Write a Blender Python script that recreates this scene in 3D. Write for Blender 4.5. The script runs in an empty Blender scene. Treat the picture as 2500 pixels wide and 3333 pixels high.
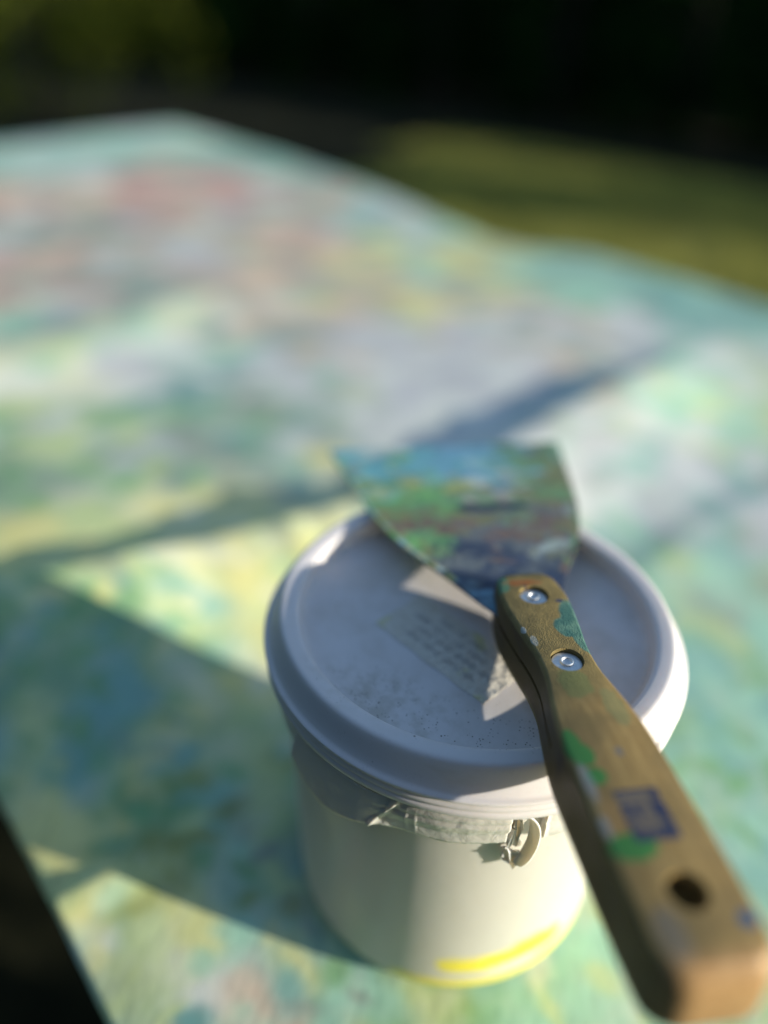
import bpy, bmesh, math, random
import numpy as np
from mathutils import Vector, Matrix

# ------------------------------------------------------------------ camera, sky, sun, exposure
sc = bpy.context.scene
LID = 0.130                       # height of the lid rim above the cloth
CR = Vector((0.98141, 0.187866, 0.039244))
CU = Vector((-0.138355, 0.550834, 0.823067))
CF = Vector((-0.133009, 0.813196, -0.566586))
cam_d = bpy.data.cameras.new('camera')
cam = bpy.data.objects.new('camera', cam_d)
sc.collection.objects.link(cam)
CLOC = Vector((0.0, -0.1829, 0.1565 + LID))
M4 = Matrix.Identity(4)
for i in range(3):
    M4[i][0], M4[i][1], M4[i][2], M4[i][3] = CR[i], CU[i], -CF[i], CLOC[i]
cam.matrix_world = M4
cam_d.sensor_fit = 'VERTICAL'
cam_d.sensor_height = 34.6
cam_d.lens = 26.0
cam_d.clip_start = 0.01
cam_d.clip_end = 500
cam_d.dof.use_dof = True
cam_d.dof.focus_distance = 0.200
cam_d.dof.aperture_fstop = 2.1
sc.camera = cam

SUN_EL = math.radians(12.9)
SUN_H = Vector((0.99, -0.142, 0)).normalized()
SUN = Vector((SUN_H.x * math.cos(SUN_EL), SUN_H.y * math.cos(SUN_EL), math.sin(SUN_EL)))
world = bpy.data.worlds.new('World')
sc.world = world
world.use_nodes = True
wn = world.node_tree
sky = wn.nodes.new('ShaderNodeTexSky')
sky.sky_type = 'NISHITA'
sky.sun_disc = False
sky.ozone_density = 1.3
sky.dust_density = 0.3
sky.sun_elevation = SUN_EL
sky.sun_rotation = math.atan2(SUN_H.x, SUN_H.y)
wn.links.new(sky.outputs[0], wn.nodes['Background'].inputs[0])
wn.nodes['Background'].inputs[1].default_value = 0.148
sun_d = bpy.data.lights.new('sun', 'SUN')
sun_d.energy = 5.0
sun_d.angle = math.radians(0.55)
sun_d.color = (1.0, 0.92, 0.77)
sun = bpy.data.objects.new('sun', sun_d)
sun.rotation_euler = (-SUN).to_track_quat('-Z', 'Y').to_euler()
sun.location = (3, -0.6, 2.2)
sc.collection.objects.link(sun)
sc.view_settings.view_transform = 'Standard'
sc.view_settings.look = 'None'
sc.view_settings.gamma = 1
sc.view_settings.exposure = 0.72
sc.cycles.use_denoising = True
sc.cycles.max_bounces = 8

COL = sc.collection
rng = np.random.default_rng(7)
random.seed(7)

# ------------------------------------------------------------------ helpers
def lin(*c):
    return tuple(((v / 255) / 12.92 if v / 255 < .04045 else ((v / 255 + .055) / 1.055) ** 2.4) for v in c)

def link(o, parent=None):
    COL.objects.link(o)
    if parent: o.parent = parent
    return o

def empty(name, loc, label, cat, group=None):
    o = bpy.data.objects.new(name, None)
    o.empty_display_size = .02
    o.location = loc
    link(o)
    o['label'] = label; o['category'] = cat
    if group: o['group'] = group
    return o

def mesh(name, v, f, mat, parent=None, smooth=True, col=None):
    m = bpy.data.meshes.new(name)
    m.from_pydata([tuple(p) for p in v], [], [tuple(q) for q in f])
    m.update()
    if smooth:
        m.polygons.foreach_set('use_smooth', [True] * len(m.polygons))
    if col is not None:
        a = m.color_attributes.new('paint', 'FLOAT_COLOR', 'POINT')
        c = np.ones((len(m.vertices), 4), np.float32); c[:, :3] = col
        a.data.foreach_set('color', c.ravel())
    m.materials.append(mat)
    return link(bpy.data.objects.new(name, m), parent)

def lathe(prof, n=160, a0=0, a1=2 * math.pi, close_prof=False):
    full = abs(a1 - a0 - 2 * math.pi) < 1e-6
    na = n if full else n + 1
    v, f = [], []
    for i in range(na):
        a = a0 + (a1 - a0) * i / n
        for r, z in prof: v.append((r * math.cos(a), r * math.sin(a), z))
    k = len(prof)
    for i in range(n):
        j = (i + 1) % na
        for q in range(k if close_prof else k - 1):
            s = (q + 1) % k
            f.append((i * k + q, j * k + q, j * k + s, i * k + s))
    return v, f

def mat_new(name):
    m = bpy.data.materials.new(name); m.use_nodes = True
    nt = m.node_tree
    return m, nt, nt.nodes['Principled BSDF']

class G:
    """small node-graph helper"""
    def __init__(s, nt): s.nt = nt; s.l = nt.links
    def n(s, t, **k):
        o = s.nt.nodes.new(t)
        for a, b in k.items(): setattr(o, a, b)
        return o
    def put(s, sock, val):
        if hasattr(val, 'is_output') or isinstance(val, bpy.types.NodeSocket): s.l.new(val, sock)
        else:
            if isinstance(val, tuple) and len(val) == 3 and sock.type == 'RGBA': val = (*val, 1)
            sock.default_value = val
    def math(s, op, a, b=0.0, clamp=False):
        o = s.n('ShaderNodeMath', operation=op); o.use_clamp = clamp
        s.put(o.inputs[0], a); s.put(o.inputs[1], b); return o.outputs[0]
    def vmath(s, op, a, b=(0, 0, 0)):
        o = s.n('ShaderNodeVectorMath', operation=op)
        s.put(o.inputs[0], a); s.put(o.inputs[1], b)
        return o.outputs['Value'] if op in ('LENGTH', 'DOT_PRODUCT') else o.outputs[0]
    def obj(s): return s.n('ShaderNodeTexCoord').outputs['Object']
    def mapv(s, v, scale=(1, 1, 1), loc=(0, 0, 0), rot=(0, 0, 0)):
        o = s.n('ShaderNodeMapping'); s.put(o.inputs[0], v)
        o.inputs['Location'].default_value = loc; o.inputs['Scale'].default_value = scale; o.inputs['Rotation'].default_value = rot
        return o.outputs[0]
    def noise(s, v, scale, detail=3, rough=.55, dist=0, col=False):
        o = s.n('ShaderNodeTexNoise'); s.put(o.inputs['Vector'], v)
        o.inputs['Scale'].default_value = scale; o.inputs['Detail'].default_value = detail
        o.inputs['Roughness'].default_value = rough; o.inputs['Distortion'].default_value = dist
        return o.outputs['Color' if col else 'Fac']
    def vor(s, v, scale, feature='F1'):
        o = s.n('ShaderNodeTexVoronoi', feature=feature); s.put(o.inputs['Vector'], v)
        o.inputs['Scale'].default_value = scale
        return o.outputs['Distance']
    def ramp(s, f, a, b, lo=0.0, hi=1.0):
        o = s.n('ShaderNodeMapRange', interpolation_type='SMOOTHSTEP')
        s.put(o.inputs[0], f); o.inputs[1].default_value = a; o.inputs[2].default_value = b
        o.inputs[3].default_value = lo; o.inputs[4].default_value = hi
        return o.outputs[0]
    def mix(s, f, a, b, mode='MIX'):
        o = s.n('ShaderNodeMix', data_type='RGBA', blend_type=mode)
        s.put(o.inputs[0], f); s.put(o.inputs[6], a); s.put(o.inputs[7], b); return o.outputs[2]
    def bump(s, h, strength=.3, dist=.001, normal=None):
        o = s.n('ShaderNodeBump'); s.put(o.inputs['Height'], h)
        o.inputs['Strength'].default_value = strength; o.inputs['Distance'].default_value = dist
        if normal is not None: s.l.new(normal, o.inputs['Normal'])
        return o.outputs[0]
    def blob(s, v, c, rad, amp=.25, rot=0.0, soft=.12):
        """0..1 mask of an ellipse with a ragged outline, in object coordinates"""
        d = s.vmath('SUBTRACT', v, c)
        d = s.mapv(d, rot=(0, 0, rot))
        d = s.vmath('MULTIPLY', d, (1 / rad[0], 1 / rad[1], 1 / rad[2]))
        l = s.math('ADD', s.vmath('LENGTH', d), s.math('MULTIPLY', s.math('SUBTRACT', s.noise(v, 420, 3), .5), amp * 2))
        return s.ramp(l, 1 + soft, 1 - soft)

def vnoise2(x, y, seed=0):
    """smooth value noise on arrays"""
    xi = np.floor(x).astype(int); yi = np.floor(y).astype(int)
    fx = x - xi; fy = y - yi
    fx = fx * fx * (3 - 2 * fx); fy = fy * fy * (3 - 2 * fy)
    def h(a, b):
        n = (a * 374761393 + b * 668265263 + seed * 974711) & 0xffffffff
        n = ((n ^ (n >> 13)) * 1274126177) & 0xffffffff
        return ((n ^ (n >> 16)) & 0xffff) / 65535.0
    return (h(xi, yi) * (1 - fx) + h(xi + 1, yi) * fx) * (1 - fy) + (h(xi, yi + 1) * (1 - fx) + h(xi + 1, yi + 1) * fx) * fy

def fbm(x, y, seed=0, o=4):
    t = 0; a = .5
    for k in range(o):
        t = t + a * vnoise2(x * 2 ** k, y * 2 ** k, seed + k); a *= .5
    return t

# ------------------------------------------------------------------ the setting: ground with shade in its colour, lawn
def ground_material(name, c1, c2, scale):
    m, nt, b = mat_new(name); g = G(nt); v = g.obj()
    f = g.noise(v, scale, 5, .65)
    b.inputs['Roughness'].default_value = .95
    b.inputs['Specular IOR Level'].default_value = .1
    g.put(b.inputs['Base Color'], g.mix(g.ramp(f, .35, .65), c1, c2))
    g.put(b.inputs['Normal'], g.bump(f, .6, .02))
    return m
GZ = -0.75
shade_ground_m = ground_material('shade dark ground', (.010, .012, .006), (.022, .022, .010), 14)  # near-black colour stands in for shade on the ground
lawn_m = ground_material('grass floor', (.25, .24, .042), (.12, .125, .022), 3)
ground = mesh('ground', [(-90, -60, GZ), (90, -60, GZ), (90, 140, GZ), (-90, 140, GZ)], [(0, 1, 2, 3)], shade_ground_m, smooth=False)
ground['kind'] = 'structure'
ground['label'] = 'ground under and around the table, its dark colour standing for shade'
lp = [(4.5, 2.2), (6.2, 2.6), (5.2, 3.45), (3.4, 4.6), (1.56, 5.72), (.6, 6.3), (-.26, 6.75)]  # lawn outline cut where the shade begins
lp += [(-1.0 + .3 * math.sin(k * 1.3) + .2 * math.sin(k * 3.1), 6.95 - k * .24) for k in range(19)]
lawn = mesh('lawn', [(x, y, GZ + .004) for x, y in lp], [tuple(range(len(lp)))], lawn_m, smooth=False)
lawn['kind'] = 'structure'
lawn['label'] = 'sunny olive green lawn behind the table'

def grass():
    n = 16000
    P = rng.uniform((-1.0, 2.75), (3.6, 6.6), (n * 2, 2)); P = P[P[:, 1] < 6.55 - .62 * (P[:, 0] + .2)][:n]; n = len(P)
    h = rng.uniform(.02, .055, n); a = rng.uniform(0, 2 * np.pi, n); w = rng.uniform(.002, .004, n)
    dx, dy = np.cos(a), np.sin(a)
    le = rng.uniform(-.025, .025, (n, 2))
    v = np.zeros((n, 3, 3))
    v[:, 0] = np.stack([P[:, 0] - dx * w, P[:, 1] - dy * w, np.full(n, GZ + .003)], 1)
    v[:, 1] = np.stack([P[:, 0] + dx * w, P[:, 1] + dy * w, np.full(n, GZ + .003)], 1)
    v[:, 2] = np.stack([P[:, 0] + le[:, 0], P[:, 1] + le[:, 1], GZ + h], 1)
    f = np.arange(n * 3).reshape(n, 3)
    m, nt, b = mat_new('grass blades'); g = G(nt)
    g.put(b.inputs['Base Color'], g.mix(g.ramp(g.noise(g.obj(), 9, 3), .35, .65), (.29, .28, .045), (.14, .15, .024)))
    b.inputs['Roughness'].default_value = .6
    o = mesh('grass', v.reshape(-1, 3), f, m, smooth=False)
    o['kind'] = 'stuff'; o['label'] = 'short olive grass on the lawn'; o['category'] = 'grass'
grass()

# ------------------------------------------------------------------ trees and shrubs behind the table
def leaf_material(name, c1, c2):
    m, nt, b = mat_new(name); g = G(nt)
    f = g.noise(g.obj(), 5, 3)
    g.put(b.inputs['Base Color'], g.mix(g.ramp(f, .35, .65), c1, c2))
    b.inputs['Roughness'].default_value = 1
    b.inputs['Specular IOR Level'].default_value = 0
    return m
leaf_dark = leaf_material('evergreen leaves', (.004, .016, .005), (.012, .038, .008))
leaf_light = leaf_material('olive leaves', (.075, .09, .014), (.04, .06, .010))
bark, _nt, _b = mat_new('bark'); _g = G(_nt)
_g.put(_b.inputs['Base Color'], _g.mix(_g.ramp(_g.noise(_g.mapv(_g.obj(), (1, 1, .2)), 30, 4), .4, .6), (.008, .006, .004), (.02, .016, .01)))
_b.inputs['Roughness'].default_value = .9

def plant(name, x, y, h, rad, z0, n, lm, label, cat, group, leaf=.10):
    """trunk + limbs and a crown of separate leaves in uneven clumps"""
    o = empty(name, (x, y, GZ), label, cat, group)
    # trunk with limbs
    v, f = [], []
    def tube(p, q, r0, r1, k=8):
        p, q = Vector(p), Vector(q); d = (q - p).normalized()
        u = d.orthogonal().normalized(); w = d.cross(u); s = len(v)
        for P, r in ((p, r0), (q, r1)):
            for i in range(k):
                a = 2 * math.pi * i / k
                v.append(P + (u * math.cos(a) + w * math.sin(a)) * r)
        for i in range(k): f.append((s + i, s + (i + 1) % k, s + k + (i + 1) % k, s + k + i))
    tr = .035 * h ** .5 + .01
    tube((0, 0, 0), (.02, .01, h * .5), tr, tr * .7); tube((.02, .01, h * .5), (0, 0, h * .86), tr * .7, tr * .25)
    for k in range(7):
        a = k * 2.4; zz = max(z0, .1) + (h - z0) * (.1 + .09 * k)
        tube((0, 0, zz), (math.cos(a) * rad * .7, math.sin(a) * rad * .7, min(zz + .25 * rad, h * .92)), tr * .4, tr * .1, 6)
    mesh('trunk', v, f, bark, o)
    nc = 46
    ph = rng.uniform(0, 2 * np.pi, nc); zz = rng.uniform(0, 1, nc)
    prof = np.sqrt(np.clip(1 - (2 * zz - .85) ** 2 * .75, .05, 1))
    rr = rad * prof * np.sqrt(rng.uniform(.15, 1, nc))
    cc = np.stack([np.cos(ph) * rr, np.sin(ph) * rr, z0 + zz * (h - z0)], 1)
    cs = rng.uniform(.16, .34, nc) * rad
    i = rng.integers(0, nc, n)
    d = rng.normal(size=(n, 3)); d /= np.linalg.norm(d, axis=1)[:, None]
    P = cc[i] + d * (cs[i] * rng.uniform(.3, 1, n) ** .5)[:, None]
    P[:, 2] = np.clip(P[:, 2], .03, None)
    a = rng.normal(size=(n, 3)); a /= np.linalg.norm(a, axis=1)[:, None]
    b = np.cross(a, rng.normal(size=(n, 3))); b /= np.linalg.norm(b, axis=1)[:, None]
    L = (leaf * rng.uniform(.6, 1.2, n))[:, None]
    V = np.stack([P - a * L * .5, P + b * L * .24, P + a * L * .5, P - b * L * .24], 1).reshape(-1, 3)
    V[:, 2] = np.clip(V[:, 2], .012, None)
    c = mesh('crown', V, np.arange(n * 4).reshape(n, 4), lm, o, smooth=False)
    c['kind'] = 'stuff'
    return o

def hedge(p, q, h, th, label, n=9000, leaf=.11):
    """clipped hedge from p to q: a lumpy leafy mass, closed to the ground"""
    p, q = np.array(p, float), np.array(q, float); L = np.hypot(*(q - p)); d = (q - p) / L; nn = np.array([-d[1], d[0]])
    o = empty('hedge', (p[0], p[1], GZ), label, 'hedge', 'clipped dark hedges around the garden')
    nu, sec = int(L / .18), [(-.5, 0), (-.52, .3), (-.5, .6), (-.47, .85), (-.38, .97), (0, 1), (.38, .97), (.47, .85), (.5, .6), (.52, .3), (.5, 0)]
    V, F = [], []
    for i in range(nu + 1):
        for j, (a, z) in enumerate(sec):
            w = th * a * (1 + rng.uniform(-.16, .16)); zz = h * z * (1 + rng.uniform(-.05, .05))
            c = d * L * i / nu + nn * w
            V.append((c[0], c[1], max(zz, 0)))
    k = len(sec)
    for i in range(nu):
        for j in range(k - 1): F.append((i * k + j, (i + 1) * k + j, (i + 1) * k + j + 1, i * k + j + 1))
    F.append(tuple(range(k))); F.append(tuple(range(nu * k, nu * k + k))[::-1])
    mesh('branches', V, F, leaf_dark, o, smooth=False)
    u = rng.uniform(0, L, n); t = rng.uniform(0, k - 1.001, n); ti = t.astype(int); tf = t - ti
    S = np.array(sec); sa = S[ti] * (1 - tf)[:, None] + S[ti + 1] * tf[:, None]
    P = np.stack([d[0] * u + nn[0] * th * sa[:, 0] * 1.06, d[1] * u + nn[1] * th * sa[:, 0] * 1.06, np.clip(h * sa[:, 1] * 1.01, .05, None)], 1) + rng.normal(0, .05, (n, 3))
    a = rng.normal(size=(n, 3)); a /= np.linalg.norm(a, axis=1)[:, None]
    b = np.cross(a, rng.normal(size=(n, 3))); b /= np.linalg.norm(b, axis=1)[:, None]
    lf = (leaf * rng.uniform(.6, 1.2, n))[:, None]
    W = np.stack([P - a * lf * .5, P + b * lf * .26, P + a * lf * .5, P - b * lf * .26], 1).reshape(-1, 3)
    W[:, 2] = np.clip(W[:, 2], .012, None)
    c = mesh('leaves', W, np.arange(n * 4).reshape(n, 4), leaf_dark, o, smooth=False)
    c['kind'] = 'stuff'
hedge((9.5, 9.2), (-11, 14.2), 2.6, 1.2, 'long dark hedge closing the garden behind the trees', 16000, .2)
hedge((3.2, -2.5), (-4.2, -2.7), 3.2, .9, 'unseen hedge added in front of the table to block low sky', 11000)  # added behind the camera to cut low sky light on the tub
hedge((-4.4, -2.6), (-4.9, 3.6), 3.0, .9, 'unseen hedge added left of the table to block low sky', 10000)  # added out of view, blocks low sky from the left
row = 'dark evergreen trees in a row behind the lawn'
R_ = [(5.86, 4.9, 1.1, .62, 'rightmost low dark evergreen of the row behind the lawn'), (5.0, 5.45, 1.1, .62, 'second low dark evergreen from the right end of the row'),
      (4.04, 6.06, 1.1, .65, 'third low dark evergreen from the right end of the row'), (3.1, 6.65, 1.1, .65, 'fourth low dark evergreen from the right end of the row'),
      (2.2, 7.25, 1.2, .68, 'dark evergreen directly behind the sunlit strip of lawn'), (1.2, 7.85, 1.6, .75, 'dark evergreen behind the lawn, above the scraper blade'),
      (.1, 8.5, 2.6, .85, 'dark evergreen in the middle of the background'), (-1.2, 9.3, 3.0, 1.0, 'dark evergreen behind the far corner of the cloth'),
      (-2.8, 10.0, 3.5, 1.15, 'dark evergreen just left of the far cloth corner'), (-4.7, 10.6, 3.5, 1.3, 'dark evergreen behind the sunlit shrub'),
      (-6.8, 11.0, 3.5, 1.4, 'leftmost dark evergreen of the row')]
for x, y, h, r, lb in R_:
    plant('evergreen_shrub' if h < 2 else 'evergreen_tree', x, y, h, r, .04, 6000, leaf_dark, lb, 'shrub' if h < 2 else 'tree', row, .07 + .02 * h)
for x, y, h, r, lb in ((6.6, 8.4, 3.2, 1.2, 'taller dark tree behind the right end of the row'), (4.4, 9.6, 3.2, 1.2, 'taller dark tree behind the row, second from the right'),
                       (2.4, 10.6, 3.4, 1.2, 'taller dark tree behind the row, above the scraper'), (.5, 11.6, 3.6, 1.2, 'taller dark tree behind the row, left of the scraper')):
    plant('evergreen_tree', x, y, h, r, .04, 8000, leaf_dark, lb, 'tree', 'taller dark trees behind the row', .14)
plant('garden_shrub', -3.9, 6.1, 1.9, 1.15, .05, 7000, leaf_light, 'sunlit olive green shrub at the upper left', 'shrub', None, .07)
plant('added_shade_tree', 8.6, 3.95, 3.4, 1.1, 1.9, 9000, leaf_dark, 'unseen tree added right of the lawn, its high crown shading the ground', 'tree', None)  # added out of view so its crown shades the ground by the lawn
plant('sun_block_shrub', 2.45, -.55, .98, .42, .03, 4000, leaf_dark, 'low unseen shrub added right of the table as a sun blocker, in front', 'shrub', 'unseen shrubs added to keep sun from under the table', .05)  # added out of view to stop low sun reaching under the table
plant('sun_block_shrub', 2.55, .25, .98, .42, .03, 4000, leaf_dark, 'low unseen shrub added right of the table as a sun blocker, behind', 'shrub', 'unseen shrubs added to keep sun from under the table', .05)  # second added sun blocker, also out of view

# ------------------------------------------------------------------ table and cloth
E1 = np.array([.777, -.630]); E2 = np.array([.630, .777])     # along / across the table
def tab(e1, e2, z=0.0): return (E1[0] * e1 + E2[0] * e2, E1[1] * e1 + E2[1] * e2, z)
wood_m, nt, b = mat_new('weathered table wood'); g = G(nt)
f = g.noise(g.mapv(g.obj(), (1, 14, 14), rot=(0, 0, -.68)), 6, 5)
g.put(b.inputs['Base Color'], g.mix(f, (.10, .07, .045), (.22, .17, .12))); b.inputs['Roughness'].default_value = .8
table = empty('garden_table', (0, 0, GZ), 'wooden garden table under the painted cloth', 'table')
def tbox(name, a0, a1, b0, b1, z0, z1):
    v = [tab(a, c, z - GZ) for z in (z0, z1) for a, c in ((a0, b0), (a1, b0), (a1, b1), (a0, b1))]
    mesh(name, v, [(3, 2, 1, 0), (4, 5, 6, 7), (0, 1, 5, 4), (1, 2, 6, 5), (2, 3, 7, 6), (3, 0, 4, 7)], wood_m, table, smooth=False)
TA0, TA1, TB0, TB1 = -1.46, .80, -.105, .64
for k in range(6):
    w = (TB1 - TB0) / 6
    tbox('plank', TA0, TA1, TB0 + k * w + .0015, TB0 + (k + 1) * w - .0015, -.029, -.0035)
tbox('apron', TA0 + .08, TA1 - .08, TB0 + .06, TB0 + .085, -.11, -.0295)
tbox('apron', TA0 + .08, TA1 - .08, TB1 - .085, TB1 - .06, -.11, -.0295)
for a in (TA0 + .08, TA1 - .14):
    for c in (TB0 + .09, TB1 - .15):
        tbox('leg', a, a + .06, c, c + .06, GZ + .004, -.0295)

PAL = dict(mint=(158, 216, 184), yg=(200, 218, 140), yellow=(236, 228, 128), teal=(92, 158, 152), aqua=(130, 192, 178), lav=(197, 198, 203),
           white=(222, 226, 220), peach=(222, 190, 158), pink=(200, 146, 136), green=(124, 184, 116), blue=(92, 132, 165), gg=(150, 166, 150),
           olive=(150, 158, 72), cream=(232, 234, 190), red=(190, 112, 104))
PAL = {k: np.array(lin(*v)) for k, v in PAL.items()}
PAL = {k: (v * .80 + .20 * v.mean()) * .98 for k, v in PAL.items()}
REG = [  # plan position (cm) : which paints were dabbed there
 (-90, 123, 'mint mint white aqua'), (-82, 144, 'mint mint white'), (-49, 136, 'aqua gg mint teal'), (-71, 91, 'pink pink gg pink peach'), (-56, 97, 'pink pink peach gg'),
 (-39, 104, 'pink peach gg white'), (-21, 104, 'aqua gg lav mint'), (-62, 76, 'gg gg white peach'), (-54, 62, 'pink pink pink gg peach'), (-30, 66, 'peach peach pink gg'), (-43, 69, 'gg gg peach lav'),
 (-17, 67, 'peach peach yellow gg'), (-8, 81, 'gg mint yellow'), (10, 79, 'mint aqua teal gg'), (25, 75, 'teal aqua teal mint'), (-42, 41, 'mint white cream yg'),
 (-36, 54, 'white mint cream gg'), (-28, 40, 'gg white lav teal'), (-8, 46, 'lav lav white'), (-18, 52, 'lav gg peach'), (9, 56, 'lav gg lav white peach'), (18, 48, 'mint white yg mint'),
 (-31, 23, 'yg green gg white green'), (-20, 29, 'green gg teal gg mint lav'), (-3, 34, 'white lav white'), (14, 28, 'gg white lav aqua lav'), (-14, 15, 'yellow cream yellow yg'),
 (-25, 13, 'yg yellow yg'), (-11, 17, 'yellow cream yellow yg'), (-17, 4, 'aqua yg teal green green'), (-11, -1, 'aqua green yg green olive'), (-18, 1, 'aqua green yg aqua green'), (-21, 6, 'aqua yg green green'), (-12, 5.5, 'yg aqua green cream yellow'), (-8.5, 9, 'cream cream yellow yg'),
 (-6, -3, 'aqua olive gg green'), (13, 11, 'aqua mint green mint'), (11, 3, 'mint aqua aqua green'), (14, 19, 'gg aqua mint yg'), (-10, -6.2, 'yg yellow yg green mint'),
 (-7, -5, 'yellow yellow mint yg'), (-3.3, -6, 'mint green aqua gg'), (6, -4.5, 'yg mint green cream'), (-14.5, -3.4, 'yellow yg yellow'), (-6, -7.5, 'mint yg teal peach white'), (1.5, -6, 'green mint yg'), (8, -5, 'mint yg mint'), (60, 10, 'mint aqua green yg')]
RXY = np.array([(a, b) for a, b, _ in REG], float); RP = [s.split() for _, _, s in REG]

# non-uniform grid: fine near the tub
e1s = np.concatenate([np.arange(-163, -60, 1.0), np.arange(-60, -28, .6), np.arange(-28, 22, .3), np.arange(22, 92.1, 1.0)])
e2s = np.concatenate([np.arange(0, 38, .3), np.arange(38, 97.1, .8)])     # distance from the near edge
A, B = np.meshgrid(e1s, e2s, indexing='ij')
far_a = [-200, -163, -147, -125, -105, -86, -70, -61, -56, -50, -43, -36, -25, 0, 92]
far_b = [74, 74.5, 76, 76.5, 75.5, 72.5, 69, 67.5, 69.2, 74.8, 75.4, 75.6, 75.5, 76, 76]
fb = np.interp(A, far_a, far_b) + .8 * (fbm(A * .12, A * 0, 5) - .5)
fb = fb + 0 * A
near = -13.05 + .22 * (fbm(A * .15, A * 0, 9) - .5) * 2 + .004 * np.clip(-A - 15, 0, 60) ** 1.3
E2v = near + (fb - near) * (B / B.max())
# left end of the cloth is not quite straight
endw = 3.0 * np.clip((-A - 130) / 33, 0, 1)
E1v = A + endw * np.sin(E2v * .055 + .6) * 1.2
X = E1[0] * E1v + E2[0] * E2v; Y = E1[1] * E1v + E2[1] * E2v
Z = .25 * (fbm(X * .07, Y * .07, 3) - .45) + .4 * (fbm(X * .03 + 5, Y * .03, 4) - .45)
def fold(pts, h, wl, wr, prof=None):
    """a crease in the cloth along pts: steep flank (width wl) on its left, gentle (wr) on its right"""
    P = np.array(pts, float); best = np.full(X.shape, 1e9); sd = np.zeros(X.shape); tt = np.zeros(X.shape)
    L = 0; tot = sum(np.hypot(*(P[i + 1] - P[i])) for i in range(len(P) - 1))
    for i in range(len(P) - 1):
        d = P[i + 1] - P[i]; n_ = np.hypot(*d); d = d / n_
        t = np.clip((X - P[i, 0]) * d[0] + (Y - P[i, 1]) * d[1], 0, n_)
        qx, qy = P[i, 0] + d[0] * t, P[i, 1] + d[1] * t
        D = np.hypot(X - qx, Y - qy)
        s = np.sign(d[0] * (Y - P[i, 1]) - d[1] * (X - P[i, 0]))      # + = left
        m = D < best
        best[m] = D[m]; sd[m] = s[m]; tt[m] = ((L + t) / tot)[m]; L += n_
    w = np.where(sd > 0, wl, wr)
    q = best / w
    if prof is not None: return h * np.exp(-q ** 2 * 1.2) * prof(tt) * (1 + .75 * (fbm(tt * 16 + 3, tt * 0 + .3, 77, 3) - .45))
    return h * np.exp(-q ** 2 * 1.2) * np.clip(tt / .12, 0, 1) ** .7 * np.clip((1 - tt) / .45, 0, 1) ** .8
def smooth(p, k=8):
    P = np.array(p, float); t = np.arange(len(P)); tt = np.linspace(0, len(P) - 1, (len(P) - 1) * k + 1)
    out = []
    for c in range(2):
        v = P[:, c]; vv = []
        for s in tt:
            i = min(int(s), len(P) - 2); u = s - i
            p0, p1, p2, p3 = v[max(i - 1, 0)], v[i], v[i + 1], v[min(i + 2, len(P) - 1)]
            vv.append(.5 * (2 * p1 + (p2 - p0) * u + (2 * p0 - 5 * p1 + 4 * p2 - p3) * u * u + (3 * p1 - p0 - 3 * p2 + p3) * u ** 3))
        out.append(vv)
    return list(zip(*out))
FM = lambda t: np.interp(t, [0, .15, .3, .42, .5, .58, .7, .8, .88, 1], [1.0, 1.25, 1.1, 1.05, .8, .8, .82, .7, .2, 0])
Z += fold(smooth([(-38, -2), (-25, 6.6), (-15.6, 14.3), (-8, 20.5), (-2, 27), (3, 35), (9, 44), (14, 52), (20, 62)]), 2.0, 1.9, 6.5, FM)
Z += fold(smooth([(-20, -10.6), (-15.1, -6.4), (-12.1, -3.75), (-7.5, .6)]), .32, .4, 1.6)
Z += fold(smooth([(-62, 30), (-47, 34), (-39, 44), (-33, 58), (-30, 74)]), .8, 6.5, 6.5)
Z += fold(smooth([(8, 17), (13, 25), (20, 32), (30, 38)]), .2, 1.5, 3.0)
Z += fold(smooth([(-88, 92), (-70, 98), (-55, 112), (-46, 126)]), .8, 4, 6)
Z += fold(smooth([(-60, 66), (-46, 78), (-30, 84), (-12, 84)]), .6, 3, 4)
dist0 = np.hypot(X, Y)
Z += 1.1 * np.exp(-((X + 27) ** 2 + (Y - 11) ** 2) / 9.5 ** 2)
Z *= np.clip((dist0 - 6.5) / 5, 0, 1) ** 1.2
Z = np.clip(Z, 0, None)
# the edges hang a little over the planks
ovn = np.clip((-10.5 - E2v) / 2.8, 0, 1); ovf = np.clip((E2v - 66) / 14, 0, 1); ove = np.clip((-146 - E1v) / 17, 0, 1)
Z = Z * (1 - ovf) * (1 - ove) - .25 * ovn ** 2 - .3 * ovf ** 2 + .4 * ove * np.clip((E2v - 70) / 14, 0, 1)
# paint: many overlapping brush dabs, colour picked from what was used in that part of the cloth
C0 = np.zeros((*X.shape, 3)) + PAL['gg']
def dab(cx, cy, rx, ry, ang, col, op):
    R = max(rx, ry) * 1.15
    ce1 = E1[0] * cx + E1[1] * cy; ce2 = E2[0] * cx + E2[1] * cy
    i0, i1 = np.searchsorted(e1s, (ce1 - R, ce1 + R)); 
    if i1 <= i0: return
    j = np.searchsorted(E2v[(i0 + i1) // 2], (ce2 - R - 1, ce2 + R + 1)); j0, j1 = j
    if j1 <= j0: return
    x = X[i0:i1, j0:j1] - cx; y = Y[i0:i1, j0:j1] - cy
    c, s = math.cos(ang), math.sin(ang)
    u = (x * c + y * s) / rx; w = (-x * s + y * c) / ry
    q = np.sqrt(u * u + w * w) + .35 * (fbm((x + cx) * 1.3, (y + cy) * 1.3, 11, 3) - .5)
    m = np.clip((1 - q) / .55, 0, 1) * op
    C0[i0:i1, j0:j1] = C0[i0:i1, j0:j1] * (1 - m[..., None]) + col * m[..., None]
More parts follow.
